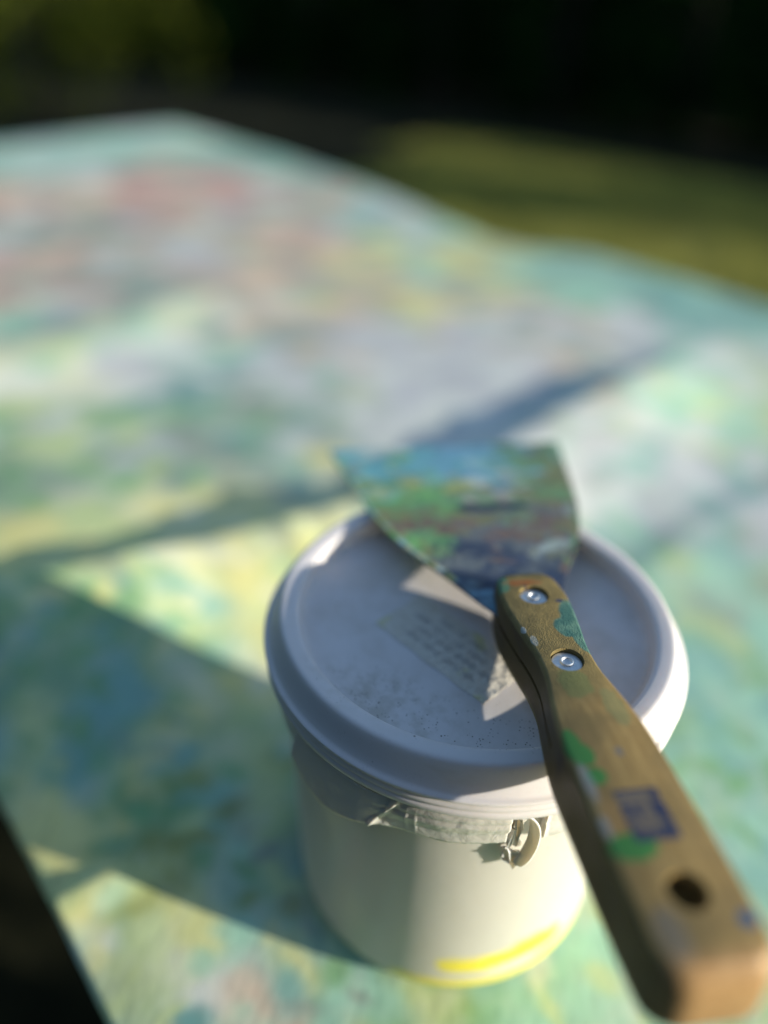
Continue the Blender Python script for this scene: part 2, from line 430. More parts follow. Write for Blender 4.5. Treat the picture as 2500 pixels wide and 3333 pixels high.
def pick(cx, cy):
    d = np.hypot(RXY[:, 0] - cx, RXY[:, 1] - cy); r = 2.2 + .06 * np.hypot(cx, cy + 18)
    w = 1 / (d * d + r * r * .25) ** 2.3; w /= w.sum()
    return PAL[random.choice(RP[rng.choice(len(RP), p=w)])]
for n_, lo, hi, xr, yr in ((2600, 5, 12, (-190, 95), (-14, 88)), (1900, 3.0, 7.5, (-110, 60), (-14, 88)), (2600, 1.6, 4.0, (-45, 40), (-14, 50)), (900, .5, 1.4, (-26, 20), (-14, 20))):
    for k in range(n_):
        a = rng.uniform(*xr); b_ = rng.uniform(*yr)
        cx, cy = E1[0] * a + E2[0] * b_, E1[1] * a + E2[1] * b_
        col = pick(cx, cy) * rng.uniform(.88, 1.08)
        dab(cx, cy, rng.uniform(lo, hi), rng.uniform(lo, hi) * .55, rng.uniform(0, math.pi), np.clip(col, 0, .86), rng.uniform(.45, .95))
cloth_m, nt, b = mat_new('paint caked canvas'); g = G(nt)
at = g.n('ShaderNodeAttribute', attribute_name='paint').outputs['Color']
v = g.obj()
f1 = g.noise(v, 160, 4, .6); f2 = g.noise(g.mapv(v, (1, .25, 1), rot=(0, 0, .6)), 420, 3)
f3 = g.noise(g.mapv(v, (1, .6, 1), rot=(0, 0, .7)), 48, 5, .65)
c = g.mix(g.ramp(f3, .46, .70, 0, .55), at, g.mix(.7, at, lin(206, 212, 190)))
c = g.mix(g.ramp(f3, .46, .28, 0, .35), c, g.mix(.5, at, lin(110, 140, 122)))
c = g.mix(g.ramp(f1, .4, .75, 0, .25), c, g.mix(.6, c, lin(205, 222, 205)))
c = g.mix(g.ramp(f2, .45, .75, 0, .22), c, lin(90, 120, 110), 'MULTIPLY')
g.put(b.inputs['Base Color'], c)
b.inputs['Roughness'].default_value = .68
b.inputs['Specular IOR Level'].default_value = .3
g.put(b.inputs['Normal'], g.bump(g.math('ADD', f1, g.math('MULTIPLY', f2, .5)), .22, .0012))
ni, nj = X.shape
idx = np.arange(ni * nj).reshape(ni, nj)
F = np.stack([idx[:-1, :-1], idx[1:, :-1], idx[1:, 1:], idx[:-1, 1:]], -1).reshape(-1, 4)
V = np.stack([X, Y, Z], -1).reshape(-1, 3) / 100
cloth = mesh('drop_cloth', V, F, cloth_m, col=C0.reshape(-1, 3))
sol = cloth.modifiers.new('thickness', 'SOLIDIFY'); sol.thickness = .0015; sol.offset = -1
cloth['label'] = 'paint daubed green and yellow canvas cloth spread over the table'
cloth['category'] = 'cloth'

# ------------------------------------------------------------------ plastic tub
def plastic(name, c, rough=.38, sss=.25):
    m, nt, b = mat_new(name); g = G(nt)
    b.inputs['Roughness'].default_value = rough
    b.inputs['Subsurface Weight'].default_value = sss
    b.inputs['Subsurface Radius'].default_value = (1.0, .8, .55)
    b.inputs['Subsurface Scale'].default_value = .0035
    b.inputs['Base Color'].default_value = (*c, 1)
    return m, g, b
WHITE = (.60, .575, .515)
tub = empty('plastic_tub', (0, 0, 0), 'white round plastic tub with lid standing on the painted cloth', 'tub')
T = lambda p: [(r / 100, LID + z / 100) for r, z in p]
# body
body_m, g, b = plastic('tub plastic', WHITE, .36, .35)
at = g.n('ShaderNodeAttribute', attribute_name='paint').outputs['Color']
v = g.obj()
sm = g.noise(g.mapv(v, (1, 1, .35)), 60, 4)
c = g.mix(g.ramp(sm, .5, .8, 0, .18), at, (.45, .40, .30))
c = g.mix(g.ramp(g.vor(v, 160), .10, .04, 0, .35), c, (.25, .22, .15))
g.put(b.inputs['Base Color'], c)
g.put(b.inputs['Roughness'], g.ramp(sm, .3, .7, .30, .5))
g.put(b.inputs['Normal'], g.bump(g.noise(v, 45, 3), .12, .002))
prof = [(5.5, -.95), (5.9, -.95), (5.9, -1.6), (5.86, -2.6)]
prof += [(5.86 - .24 * k / 34, -2.6 - 9.3 * k / 34) for k in range(1, 35)]
fr = 1.0
prof += [(5.62 - fr + fr * math.cos(a), -12.0 - fr * math.sin(a)) for a in np.linspace(.12, math.pi / 2, 12)]
prof += [(3, -13.0), (0.001, -13.0)]
prof = [(r, max(z, -12.99)) for r, z in prof]
V, F = lathe(T(prof), 320)
V = np.array(V); az = np.degrees(np.arctan2(V[:, 1], V[:, 0])); zz = (V[:, 2] - LID) * 100
col = np.tile(np.array(WHITE), (len(V), 1))
yel = np.array((.86, .74, .05))
def stroke(pts, w0, w1):
    P = np.array(pts, float); best = np.full(len(V), 1e9); 
    px = az * 5.6 * math.pi / 180; py = zz
    Q = np.stack([P[:, 0] * 5.6 * math.pi / 180, P[:, 1]], 1)
    for i in range(len(Q) - 1):
        d = Q[i + 1] - Q[i]; t = np.clip(((px - Q[i, 0]) * d[0] + (py - Q[i, 1]) * d[1]) / (d @ d), 0, 1)
        w = w0 + (w1 - w0) * (i + t) / (len(Q) - 1)
        best = np.minimum(best, np.hypot(px - Q[i, 0] - d[0] * t, py - Q[i, 1] - d[1] * t) / w)
    return np.clip((1.25 - best - .5 * (fbm(px * 2.2 + 40, py * 2.2 + 40, 21) - .5)) / .4, 0, 1)
m = np.maximum(stroke([(-82, -10.75), (-72, -10.75), (-63, -10.55), (-55, -10.35), (-46, -10.5)], .42, .55), .55 * stroke([(-60, -9.9), (-52, -9.9), (-45, -10.1)], .18, .22))
m = np.maximum(m, .9 * stroke([(-98, -12.25), (-80, -12.2), (-62, -12.15), (-45, -12.0), (-25, -11.9)], .36, .40))
col = col * (1 - m[:, None]) + yel * m[:, None]
mesh('body', V, F, body_m, tub, col=col)
# collar under the lid, missing where the tear strip was pulled
band_m, g, b = plastic('band plastic', (.72, .70, .65), .36, .4)
v = g.obj()
sm = g.noise(v, 90, 4)
g.put(b.inputs['Base Color'], g.mix(g.ramp(sm, .45, .75, 0, .35), (.60, .58, .53), (.49, .46, .40)))
g.put(b.inputs['Normal'], g.bump(g.math('ADD', g.noise(v, 130, 4, .6, 1.2), g.math('MULTIPLY', g.vor(v, 260, 'DISTANCE_TO_EDGE'), .5)), .26, .0012))
cp = T([(5.91, -1.66), (6.06, -1.68), (6.13, -1.76), (6.14, -2.3), (6.12, -2.42), (6.16, -2.5), (6.17, -2.98), (6.10, -3.1), (5.87, -3.08)])
V, F = lathe(cp, 220, math.radians(-64.5), math.radians(223.5), True)
k = len(cp); F.append(tuple(range(k))[::-1]); F.append(tuple(range(len(V) - k, len(V))))
o = mesh('collar', V, F, band_m, tub)
# the half torn tear strip
def interp(t, pts): return np.interp(t, [p[0] for p in pts], [p[1] for p in pts])
top = [(-136, -1.86), (-123, -1.95), (-113, -2.0), (-106, -1.98), (-102, -1.80), (-91, -1.68), (-74, -1.66)]
bot = [(-136, -2.92), (-130.6, -3.40), (-123, -3.62), (-117, -3.52), (-109, -3.12), (-102, -2.94), (-96, -2.90), (-89, -2.95), (-80, -2.84), (-74, -2.80)]
na, nv = 150, 22
V, F = [], []
for i in range(na + 1):
    a = -136 + 62 * i / na
    zt, zb = interp(a, top), interp(a, bot) - .30 * np.clip((a + 112) / 10, 0, 1) + .02 + .07 * (fbm(np.array([a * 1.6 + 300]), np.array([.5]), 61)[0] - .5)
    left = np.clip((-101 - a) / 12, 0, 1); left = left * left * (3 - 2 * left)
    for j in range(nv + 1):
        t = j / nv
        r = 6.10 + .16 * math.sin(math.pi * min(1, t * 1.25 + .1)) * (1 - left) + left * (.12 + .26 * t ** .8)
        r -= .06 * math.exp(-((t - .33) / .06) ** 2) * (1 - left)
        # crease where the strip was bent, two dents beside it
        ac = -108.5 + 7 * (1 - t) ** 1.2
        r += (.075 + .03 * math.sin(t * 9)) * math.exp(-((a - ac) / .55) ** 2) - .03 * math.exp(-((a - ac - 1.9) / .9) ** 2)
        for q, s in ((-99.6, .35), (-97.2, .25)):
            r += .045 * math.exp(-((a - q - 1.2 * (t - .5) ** 2) / .22) ** 2) * math.exp(-((t - .65) / s) ** 2)
        r += .03 * (fbm(np.array([a * .25 + 300]), np.array([t * 2.0 + 9]), 51, 3)[0] - .5)
        z = zt + (zb - zt) * t
        V.append((r / 100 * math.cos(math.radians(a)), r / 100 * math.sin(math.radians(a)), LID + z / 100))
for i in range(na):
    for j in range(nv):
        p = i * (nv + 1) + j
        F.append((p, p + 1, p + nv + 2, p + nv + 1))
strip = mesh('tear_strip', V, F, band_m, tub)
strip['label'] = 'creased white tear strip, torn open at its end'
s = strip.modifiers.new('t', 'SOLIDIFY'); s.thickness = .0009; s.offset = -1
def cyl(a, r, z): return (r / 100 * math.cos(math.radians(a)), r / 100 * math.sin(math.radians(a)), LID + z / 100)
# the torn end: a ribbon bent out from the wall
path = smooth([(-77, -1.52), (-74, -1.56), (-71.2, -1.66), (-69.0, -1.86), (-67.5, -2.2), (-66.9, -2.7), (-66.9, -3.15), (-67.6, -3.6), (-68.6, -3.95), (-69.2, -4.12)], 6)
V, F = [], []
nw = 8
for i, (a, z) in enumerate(path):
    t = i / (len(path) - 1)
    w = np.interp(t, [0, .12, .3, .5, .72, .9, 1], [.12, .22, .28, .30, .27, .20, .14])
    ro = np.interp(t, [0, .2, .5, .8, 1], [6.20, 6.30, 6.42, 6.34, 6.22])
    for j in range(nw + 1):
        u = j / nw
        r = ro - w * u
        V.append(cyl(a - 1.9 * u ** 1.5 + .12 * math.sin(7 * t + 5 * u), r, z + .10 * u - .05 * math.sin(u * 3)))
for i in range(len(path) - 1):
    for j in range(nw):
        p = i * (nw + 1) + j; F.append((p, p + 1, p + nw + 2, p + nw + 1))
tt = mesh('torn_tab', V, F, band_m, strip)
s = tt.modifiers.new('t', 'SOLIDIFY'); s.thickness = .0006; s.offset = 0
# jagged shreds hanging in the tear
shreds = [[(-74.2, -3.42), (-73.6, -3.38), (-72.9, -3.55), (-72.3, -3.62), (-72.0, -3.95), (-71.4, -3.60), (-71.0, -3.92), (-70.5, -3.52), (-69.9, -3.55), (-69.8, -3.95), (-69.2, -3.62), (-68.6, -3.66), (-68.9, -4.05), (-70.2, -4.18), (-70.6, -4.32), (-71.2, -4.30), (-71.8, -4.12), (-73.2, -4.02), (-73.9, -3.94), (-73.6, -3.80), (-74.1, -3.72), (-73.9, -3.58)],
          [(-73.0, -2.62), (-72.2, -2.52), (-72.0, -3.20), (-72.3, -3.42), (-73.3, -3.36), (-73.4, -3.05)],
          [(-71.6, -2.05), (-70.9, -2.25), (-70.4, -2.6), (-70.6, -3.1), (-69.4, -3.25), (-69.2, -3.42), (-70.6, -3.50), (-71.7, -3.36), (-71.9, -2.7)]]
for sh, r0 in zip(shreds, (6.0, 5.97, 5.94)):
    bm = bmesh.new()
    vs = [bm.verts.new(cyl(a, r0 + .14 * math.sin(a * 3.1) * .4 + (.10 if q % 3 else -.02), z)) for q, (a, z) in enumerate(sh)]
    fc = bm.faces.new(vs)
    bmesh.ops.triangulate(bm, faces=[fc])
    me = bpy.data.meshes.new('plastic_shred'); bm.to_mesh(me); bm.free(); me.materials.append(band_m)
    so = link(bpy.data.objects.new('plastic_shred', me), strip)
    s = so.modifiers.new('t', 'SOLIDIFY'); s.thickness = .0007; s.offset = 0

# lid
lid_m, g, b = plastic('lid plastic', (.70, .70, .70), .40, .2)
v = g.obj(); d0 = g.vmath('SUBTRACT', v, (0, 0, LID - .0066))
rad = g.vmath('LENGTH', g.vmath('MULTIPLY', v, (1, 1, 0)))
infl = g.ramp(rad, .0540, .0530)
blot = g.noise(v, 55, 5, .6)
near_spot = g.blob(v, (-.020, -.039, LID - .0066), (.022, .011, .03), .25, .35, .5)
near_b = g.blob(v, (.006, -.043, LID - .0066), (.024, .010, .03), .25, 0, .5)
c = g.mix(g.math('MULTIPLY', g.ramp(blot, .42, .70, 0, .35), infl), (.68, .65, .65), (.42, .38, .32))
c = g.mix(g.math('MULTIPLY', near_spot, g.ramp(g.noise(v, 170, 4), .42, .66, 0, .42)), c, (.34, .32, .25))
dmask = g.math('MAXIMUM', g.math('MAXIMUM', near_spot, near_b), .12)
sp = g.ramp(g.vor(v, 1100), .27, .15)
sel = g.ramp(g.noise(v, 330, 2), .50, .56)
c = g.mix(g.math('MULTIPLY', g.math('MULTIPLY', sp, sel), g.math('MULTIPLY', dmask, .95)), c, (.07, .065, .05))
sp2 = g.ramp(g.vor(v, 210), .085, .05)
c = g.mix(g.math('MULTIPLY', sp2, g.ramp(g.noise(v, 90, 2), .52, .6, 0, .9)), c, (.06, .055, .04))
c = g.mix(g.math('MULTIPLY', g.math('SUBTRACT', 1.0, infl), g.ramp(g.noise(g.mapv(v, (1, 1, 3)), 75, 4), .55, .8, 0, .35)), c, (.45, .41, .32))
g.put(b.inputs['Base Color'], c)
g.put(b.inputs['Roughness'], g.ramp(blot, .3, .7, .34, .55))
g.put(b.inputs['Normal'], g.bump(g.math('ADD', g.noise(v, 40, 2), g.math('MULTIPLY', g.noise(v, 420, 3), .10)), .16, .0015))
lp_ = [(.001, -.66), (2.6, -.66), (5.0, -.66), (5.17, -.655), (5.27, -.63), (5.33, -.54), (5.36, -.36), (5.40, -.16), (5.43, -.09), (5.49, -.05), (5.58, -.035), (5.70, -.02), (5.84, -.003), (5.92, 0), (5.98, -.03), (6.02, -.08), (6.07, -.18), (6.15, -.38), (6.23, -.58), (6.32, -.75), (6.36, -.80), (6.42, -.825), (6.485, -.835), (6.51, -.87), (6.50, -.925), (6.42, -.95), (6.39, -1.0), (6.40, -1.07), (6.45, -1.12), (6.46, -1.20), (6.455, -1.23), (6.42, -1.255), (6.42, -1.30), (6.455, -1.33), (6.47, -1.42), (6.46, -1.52), (6.41, -1.58), (6.30, -1.59),
       (6.22, -1.4), (6.18, -1.15), (6.0, -.90), (5.7, -.86), (5.46, -.92), (5.2, -.93), (.001, -.93)]
V, F = lathe(T(lp_), 300)
lid = mesh('lid', V, F, lid_m, tub)
lid['label'] = 'dirty white lid with a raised rim and a small paper sticker'
# sticker on the lid, hand written lines on it
st_m, nt, b = mat_new('old paper sticker'); g = G(nt); v = g.obj()
n1 = g.noise(v, 260, 5, .65); n2 = g.vor(g.mapv(v, (1, 1.6, 1)), 420, 'F1')
c = g.mix(g.ramp(n1, .35, .7, 0, .6), (.66, .63, .56), (.52, .48, .40))
c = g.mix(g.ramp(g.noise(v, 100, 3), .56, .66, 0, .6), c, (.60, .58, .22))
g.put(b.inputs['Base Color'], c); b.inputs['Roughness'].default_value = .85
g.put(b.inputs['Normal'], g.bump(g.math('ADD', n1, g.math('MULTIPLY', n2, .8)), .7, .0007))
UA = np.array([-.814, .581]); UV = np.array([.581, .814]); PA = np.array([.6, -3.44])
NS = 24; MS = 12; V, F = [], []
for i in range(NS + 1):
    for j in range(MS + 1):
        s_, t_ = 4.35 * i / NS, 2.05 * j / MS
        q = PA + UA * (s_ + .02 * math.sin(9 * t_)) + UV * (t_ + .02 * math.sin(5 * s_))
        lift = .011 + (.02 if i in (0,) and j < 3 else 0)
        V.append((q[0] / 100, q[1] / 100, LID + (-.66 + lift) / 100))
for i in range(NS):
    for j in range(MS):
        p = i * (MS + 1) + j; F.append((p, p + MS + 1, p + MS + 2, p + 1))
stk = mesh('sticker', V, F, st_m, lid, smooth=False)
s = stk.modifiers.new('t', 'SOLIDIFY'); s.thickness = .00010; s.offset = -1
ink, nt, b = mat_new('grey ink'); b.inputs['Base Color'].default_value = (.33, .32, .31, 1); b.inputs['Roughness'].default_value = .8
V, F = [], []
def pen(pts, w=.015):
    P = np.array(pts)
    d = np.gradient(P, axis=0); n_ = np.stack([-d[:, 1], d[:, 0]], 1); n_ /= np.linalg.norm(n_, axis=1)[:, None] + 1e-9
    s = len(V)
    for p, q in zip(P, n_):
        for sg in (1, -1):
            r_ = PA + UA * (p[0] + q[0] * w * sg) + UV * (p[1] + q[1] * w * sg)
            V.append((r_[0] / 100, r_[1] / 100, LID + (-.66 + .0235) / 100))
    for i in range(len(P) - 1): F.append((s + 2 * i, s + 2 * i + 1, s + 2 * i + 3, s + 2 * i + 2))
for row_, (s0, s1, t0) in enumerate(((.75, 3.0, .48), (.45, 3.3, .86), (.95, 3.5, 1.24), (.7, 3.1, 1.62))):
    s_ = s0
    while s_ < s1:
        wl = random.uniform(.25, .75); n_ = int(wl / .012)
        tt_ = np.linspace(0, 1, max(n_, 8)); f_ = random.uniform(5, 9) * wl * 2
        ph = random.uniform(0, 6)
        pen(np.stack([s_ + wl * tt_ + .03 * np.cos(tt_ * f_ * 4 + ph), t0 + .085 * np.sin(tt_ * f_ * 4 + ph) * (1 + .8 * np.sin(tt_ * f_ * 1.3 + ph)) + .02 * np.sin(tt_ * 3)], 1))
        s_ += wl + random.uniform(.10, .22)
hw = mesh('handwriting', V, F, ink, lid, smooth=False)
hw['label'] = 'rows of faded grey handwriting on the sticker'

# ------------------------------------------------------------------ the scraper
YAW, SL = math.radians(18.91), math.radians(4.3)
av = Vector((-math.sin(YAW) * math.cos(SL), math.cos(YAW) * math.cos(SL), -math.sin(SL)))   # handle axis, towards the blade
bv = Vector((math.cos(YAW), math.sin(YAW), 0))                                             # to the right
nv_ = bv.cross(av)                                                                          # up
O = Vector((.01593, -.01018, LID + .01511)) - nv_ * .009                                    # on the blade plane under the first rivet
scr = empty('paint_scraper', O, 'paint covered scraper with a wooden handle lying across the tub lid', 'scraper')
R3 = Matrix((av, -bv, nv_)).transposed()
scr.rotation_mode = 'QUATERNION'
scr.rotation_quaternion = R3.to_quaternion()
# local frame: x towards the blade, y to the LEFT, z up (metres)
HW = [(-10.7, 1.04), (-10.0, 1.10), (-9, 1.12), (-8, 1.11), (-7, 1.09), (-6, 1.08), (-5.2, 1.05), (-4.5, .95), (-3.8, .83), (-3.2, .71), (-2.7, .70), (-2.2, .72), (-1.6, .82), (-.9, .90), (-.3, .95), (.2, .93), (.6, .86), (1.0, .80), (1.6, .74)]
hx = np.array([p[0] for p in HW]); hy = np.array([p[1] for p in HW])
def hwid(x):
    y = np.interp(x, hx, hy); e = .25
    return (np.interp(x - e, hx, hy) + 2 * y + np.interp(x + e, hx, hy)) / 4
def outline(xb, xf, inset, n=70):
    xs = xb + (xf - xb) * (.5 - .5 * np.cos(np.linspace(0, math.pi, n)))
    w = hwid(np.clip(xs, -10.5, 1.6)) - inset
    rb, rf = .50, .42
    db = np.clip((rb - (xs - xb)) / rb, 0, 1); df = np.clip((rf - (xf - xs)) / rf, 0, 1)
    w = w - rb * (1 - np.sqrt(np.clip(1 - db ** 2.2, 0, 1))) * 1.1 - rf * (1 - np.sqrt(np.clip(1 - df ** 2.2, 0, 1)))
    w = np.clip(w, .02, None)
    return np.concatenate([np.stack([xs, -w], 1), np.stack([xs[::-1], w[::-1]], 1)])
lev = []
H2 = .9
for z in (-.9, -.89, -.865, -.80, -.6, -.35, -.1, .1, .35, .6, .80, .865, .89, .9):
    q = abs(z) / H2
    ins = .085 * (1 - math.sqrt(max(0, 1 - max(0, (abs(z) - .80) / .10) ** 2)))
    xf = .86 + .62 * math.sqrt(max(0, 1 - q ** 2.2)) + (0 if q < 1 else -.03)
    xb = -10.74 + .30 * max(0, (q - .35) / .65) ** 2.6
    lev.append((z, outline(xb, xf, ins)))
V, F = [], []
for z, ol in lev:
    for p in ol: V.append((p[0] / 100, p[1] / 100, z / 100))
k = len(lev[0][1])
for i in range(len(lev) - 1):
    for j in range(k):
        F.append((i * k + j, i * k + (j + 1) % k, (i + 1) * k + (j + 1) % k, (i + 1) * k + j))
h_ = k // 2
for base, flip in ((0, True), ((len(lev) - 1) * k, False)):
    for j in range(h_ - 1):
        q = (base + j, base + j + 1, base + k - 2 - j, base + k - 1 - j)
        F.append(q[::-1] if flip else q)
def prism(name, pts, z0, z1):
    bm = bmesh.new()
    lo = [bm.verts.new((x / 100, y / 100, z0 / 100)) for x, y in pts]; hi = [bm.verts.new((x / 100, y / 100, z1 / 100)) for x, y in pts]
    bm.faces.new(lo[::-1]); bm.faces.new(hi)
    for i in range(len(pts)): bm.faces.new((lo[i], lo[(i + 1) % len(pts)], hi[(i + 1) % len(pts)], hi[i]))
    me = bpy.data.meshes.new(name); bm.to_mesh(me); bm.free()
    return bpy.data.objects.new(name, me)
circ = lambda x, y, r, n=48: [(x + r * math.cos(2 * math.pi * i / n), y + r * math.sin(2 * math.pi * i / n)) for i in range(n)]
RIV = [(0, 0), (-2.76, 0)]
hm, nt, b = mat_new('worn varnished handle wood'); g = G(nt); v = g.obj()
sepx = g.n('ShaderNodeSeparateXYZ'); g.l.new(v, sepx.inputs[0]); xx, yy, zz_ = sepx.outputs
grain = g.noise(g.mapv(v, (1, 9, 9)), 60, 5, .6, .4)
fine = g.noise(g.mapv(v, (1, 14, 14)), 260, 3)
blt = g.noise(v, 75, 4, .55)
c = g.mix(g.ramp(grain, .3, .7), (.27, .178, .064), (.40, .275, .105))
c = g.mix(g.ramp(fine, .5, .75, 0, .5), c, (.16, .105, .05))
c = g.mix(g.ramp(blt, .42, .62, 0, .7), c, (.20, .145, .062))
olive = g.ramp(g.math('ADD', xx, g.math('MULTIPLY', g.math('SUBTRACT', blt, .5), .04)), -.050, -.022)
c = g.mix(g.math('MULTIPLY', olive, .75), c, g.mix(g.ramp(g.noise(v, 210, 4), .4, .6), (.235, .185, .072), (.165, .135, .055)))
# raw, brighter wood at the worn butt end
c = g.mix(g.ramp(xx, -.1012, -.1038), c, g.mix(g.ramp(grain, .35, .65), (.33, .19, .075), (.43, .27, .12)))
def sp(col_, *a, op=1.0, **k_):
    global c
    c = g.mix(g.math('MULTIPLY', g.blob(v, *a, **k_), op), c, col_)
ZT = .009
TEAL = g.mix(g.ramp(g.noise(v, 300, 3), .35, .65), (.052, .135, .115), (.10, .20, .155))
sp(TEAL, (-.0130, -.0080, ZT), (.0092, .0040, .012), amp=.22)
sp(TEAL, (-.0150, -.0040, ZT), (.0042, .0030, .006), amp=.3)
sp(TEAL, (-.0215, -.0068, ZT), (.0062, .0022, .009), amp=.3, rot=-.25)
sp((.10, .26, .16), (.0065, .0080, ZT), (.0045, .0026, .008), amp=.35, op=.8)
sp((.34, .11, .03), (.0060, .0018, ZT), (.0014, .0050, .006), amp=.9, op=.75, soft=.4)
sp((.06, .05, .05), (.0045, .0012, ZT), (.0006, .0005, .003), amp=.2)
sp((.05, .06, .10), (-.0035, -.0062, ZT), (.0007, .0011, .003), amp=.4)
sp((.40, .40, .34), (-.0195, .0062, ZT), (.0020, .0009, .004), amp=.7, op=.8)
sp((.45, .47, .45), (-.0150, .0076, ZT), (.0013, .0006, .003), amp=.7, op=.8)
sp((.15, .19, .07), (-.0360, .0012, ZT), (.0050, .0040, .006), amp=.5, op=.6)
sp((.14, .21, .10), (-.0450, -.0055, ZT), (.0060, .0024, .006), amp=.5, op=.4)
GR = (.070, .235, .062)
sp(GR, (-.0560, .0086, ZT), (.0052, .0021, .004), amp=.22)
sp(GR, (-.0580, .0070, ZT), (.0030, .0020, .004), amp=.22)
sp(GR, (-.0640, .0068, ZT), (.0022, .0024, .004), amp=.25)
sp((.30, .34, .36), (-.0655, .0092, ZT), (.0050, .0012, .004), amp=.6, op=.6, soft=.3)
sp((.40, .22, .09), (-.0740, .0072, ZT), (.0052, .0018, .004), amp=.6, op=.4, soft=.4)
sp((.36, .36, .34), (-.0765, .0098, ZT), (.0030, .0010, .004), amp=.4, op=.7)
sp(GR, (-.0812, .0062, ZT), (.0030, .0050, .004), amp=.15)
sp((.03, .07, .05), (-.0845, .0110, 0), (.0050, .004, .005), amp=.3, op=.7)
sp((.02, .035, .09), (-.0545, .0104, .001), (.0016, .004, .0042), amp=.2)
sp((.03, .085, .17), (-.0975, -.0082, ZT), (.0017, .0017, .004), amp=.1)
sp((.20, .21, .22), (-.0985, .0065, ZT), (.0050, .0026, .005), amp=.3, op=.35)
sp((.13, .15, .17), (-.0580, -.0008, ZT), (.0014, .0010, .004), amp=.3, op=.6)
# sides and inside of the hole darkened: shade put into the colour
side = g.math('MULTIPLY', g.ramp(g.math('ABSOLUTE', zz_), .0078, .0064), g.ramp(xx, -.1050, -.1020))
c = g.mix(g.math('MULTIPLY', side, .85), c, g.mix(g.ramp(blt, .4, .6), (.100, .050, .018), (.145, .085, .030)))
g.put(b.inputs['Base Color'], c)
g.put(b.inputs['Roughness'], g.ramp(blt, .3, .7, .42, .62))
b.inputs['Specular IOR Level'].default_value = .22
lea = g.math('MULTIPLY', g.noise(v, 2600, 2, .5), g.ramp(xx, -.045, -.015, .12, 1))
g.put(b.inputs['Normal'], g.bump(g.math('ADD', g.math('MULTIPLY', fine, .25), lea), .7, .0004))
hd = mesh('handle', V, F, hm, scr)
cut = [prism('cut', [(-4.75, -1.6), (2.2, -1.6), (2.2, 1.6), (-4.75, 1.6)], -.065, .065), prism('cut', circ(-9.12, 0, .395), -1.2, 1.2)]
for x, y in RIV: cut += [prism('cut', circ(x, y, .425), .72, 1.2)]
dg = bpy.context.evaluated_depsgraph_get
for cobj in cut:
    COL.objects.link(cobj); cobj.parent = scr
    md = hd.modifiers.new('b', 'BOOLEAN'); md.operation = 'DIFFERENCE'; md.solver = 'EXACT'; md.object = cobj
bpy.context.view_layer.update()
me = bpy.data.meshes.new_from_object(hd.evaluated_get(dg()))
hd.modifiers.clear(); hd.data = me; me.name = 'handle'
for cobj in cut: bpy.data.objects.remove(cobj)
me.polygons.foreach_set('use_smooth', [True] * len(me.polygons))
me.set_sharp_from_angle(angle=math.radians(38))
# rivets
met, nt, b = mat_new('zinc rivet'); g = G(nt); v = g.obj()
b.inputs['Metallic'].default_value = 1; n1 = g.noise(v, 700, 4)
g.put(b.inputs['Base Color'], g.mix(n1, (.80, .82, .84), (.62, .64, .66)))
g.put(b.inputs['Roughness'], g.ramp(n1, .3, .7, .42, .6))
g.put(b.inputs['Normal'], g.bump(n1, .12, .0003))
rp = [(.40, .722), (.40, .765), (.385, .79), (.33, .80), (.255, .80), (.20, .80), (.185, .805), (.17, .845), (.15, .86), (.13, .85), (.11, .81), (.06, .79), (.001, .785)]
for x, y in RIV:
    Vr, Fr = lathe([(r_ / 100, z / 100) for r_, z in rp], 48)
    mesh('rivet', [(p[0] + x / 100, p[1] + y / 100, p[2]) for p in Vr], Fr, met, scr).data.set_sharp_from_angle(angle=math.radians(28))
# blade with caked paint
BW = [(-4.6, .55), (-.5, .60), (.2, .80), (.75, 1.17), (1.6, 1.61), (2.4, 2.02), (3.5, 2.70), (4.7, 3.27), (6.4, 3.83), (8.55, 4.26), (11.6, 4.86)]
nx_, ny_ = 210, 120
xs = np.linspace(-4.6, 11.55, nx_)
bw = (np.interp(xs - .3, *zip(*BW)) + 2 * np.interp(xs, *zip(*BW)) + np.interp(xs + .3, *zip(*BW))) / 4
ys = np.linspace(-1, 1, ny_)
BX, BS = np.meshgrid(xs, ys, indexing='ij')
BY = BS * (bw * 1)[:, None]
BX = BX + .06 * (BX > 11.2) * np.sin(BY * 2.3)
BP = {k_: np.array(lin(*c_)) for k_, c_ in dict(teal=(92, 160, 168), blue=(100, 152, 178), green=(98, 140, 94), bright=(100, 160, 90), light=(165, 182, 178), olive=(118, 120, 74), brown=(112, 90, 78), gray=(94, 102, 106), navy=(48, 60, 84), pink=(172, 140, 130), yel=(165, 165, 90)).items()}
BP = {k_: (v_ * .92 + .08 * v_.mean()) * 1.22 for k_, v_ in BP.items()}
BREG = [(11, 3.5, 'teal teal light'), (11, 0, 'blue teal blue'), (11, -3.5, 'teal gray green'), (9.6, 3, 'teal teal blue yel'), (9.6, 0, 'blue teal teal'), (9.5, -3.2, 'green green olive'), (8.3, 2.5, 'green teal yel'), (8.2, .6, 'green bright yel green'), (8.3, -1.6, 'light blue teal'), (8, -3.4, 'green olive green'),
        (7, 2.6, 'green bright olive'), (7.1, .8, 'bright bright green'), (7.2, -.6, 'light green pink'), (7.2, -2.0, 'light olive green'), (7, -3.4, 'olive green olive'), (5.6, 2.4, 'green brown olive green'), (5.4, 0, 'brown gray olive'), (5.4, -2.4, 'olive gray brown'), (4, 2.2, 'bright green olive'), (4, 0, 'gray gray navy brown'), (4, -1.8, 'gray brown olive light'),
        (2.8, 1, 'gray gray navy'), (2.6, -1, 'navy gray navy'), (2.2, -1.6, 'navy olive'), (1.4, .5, 'blue navy navy'), (1.3, -1, 'navy navy green'), (-2, 0, 'gray brown')]
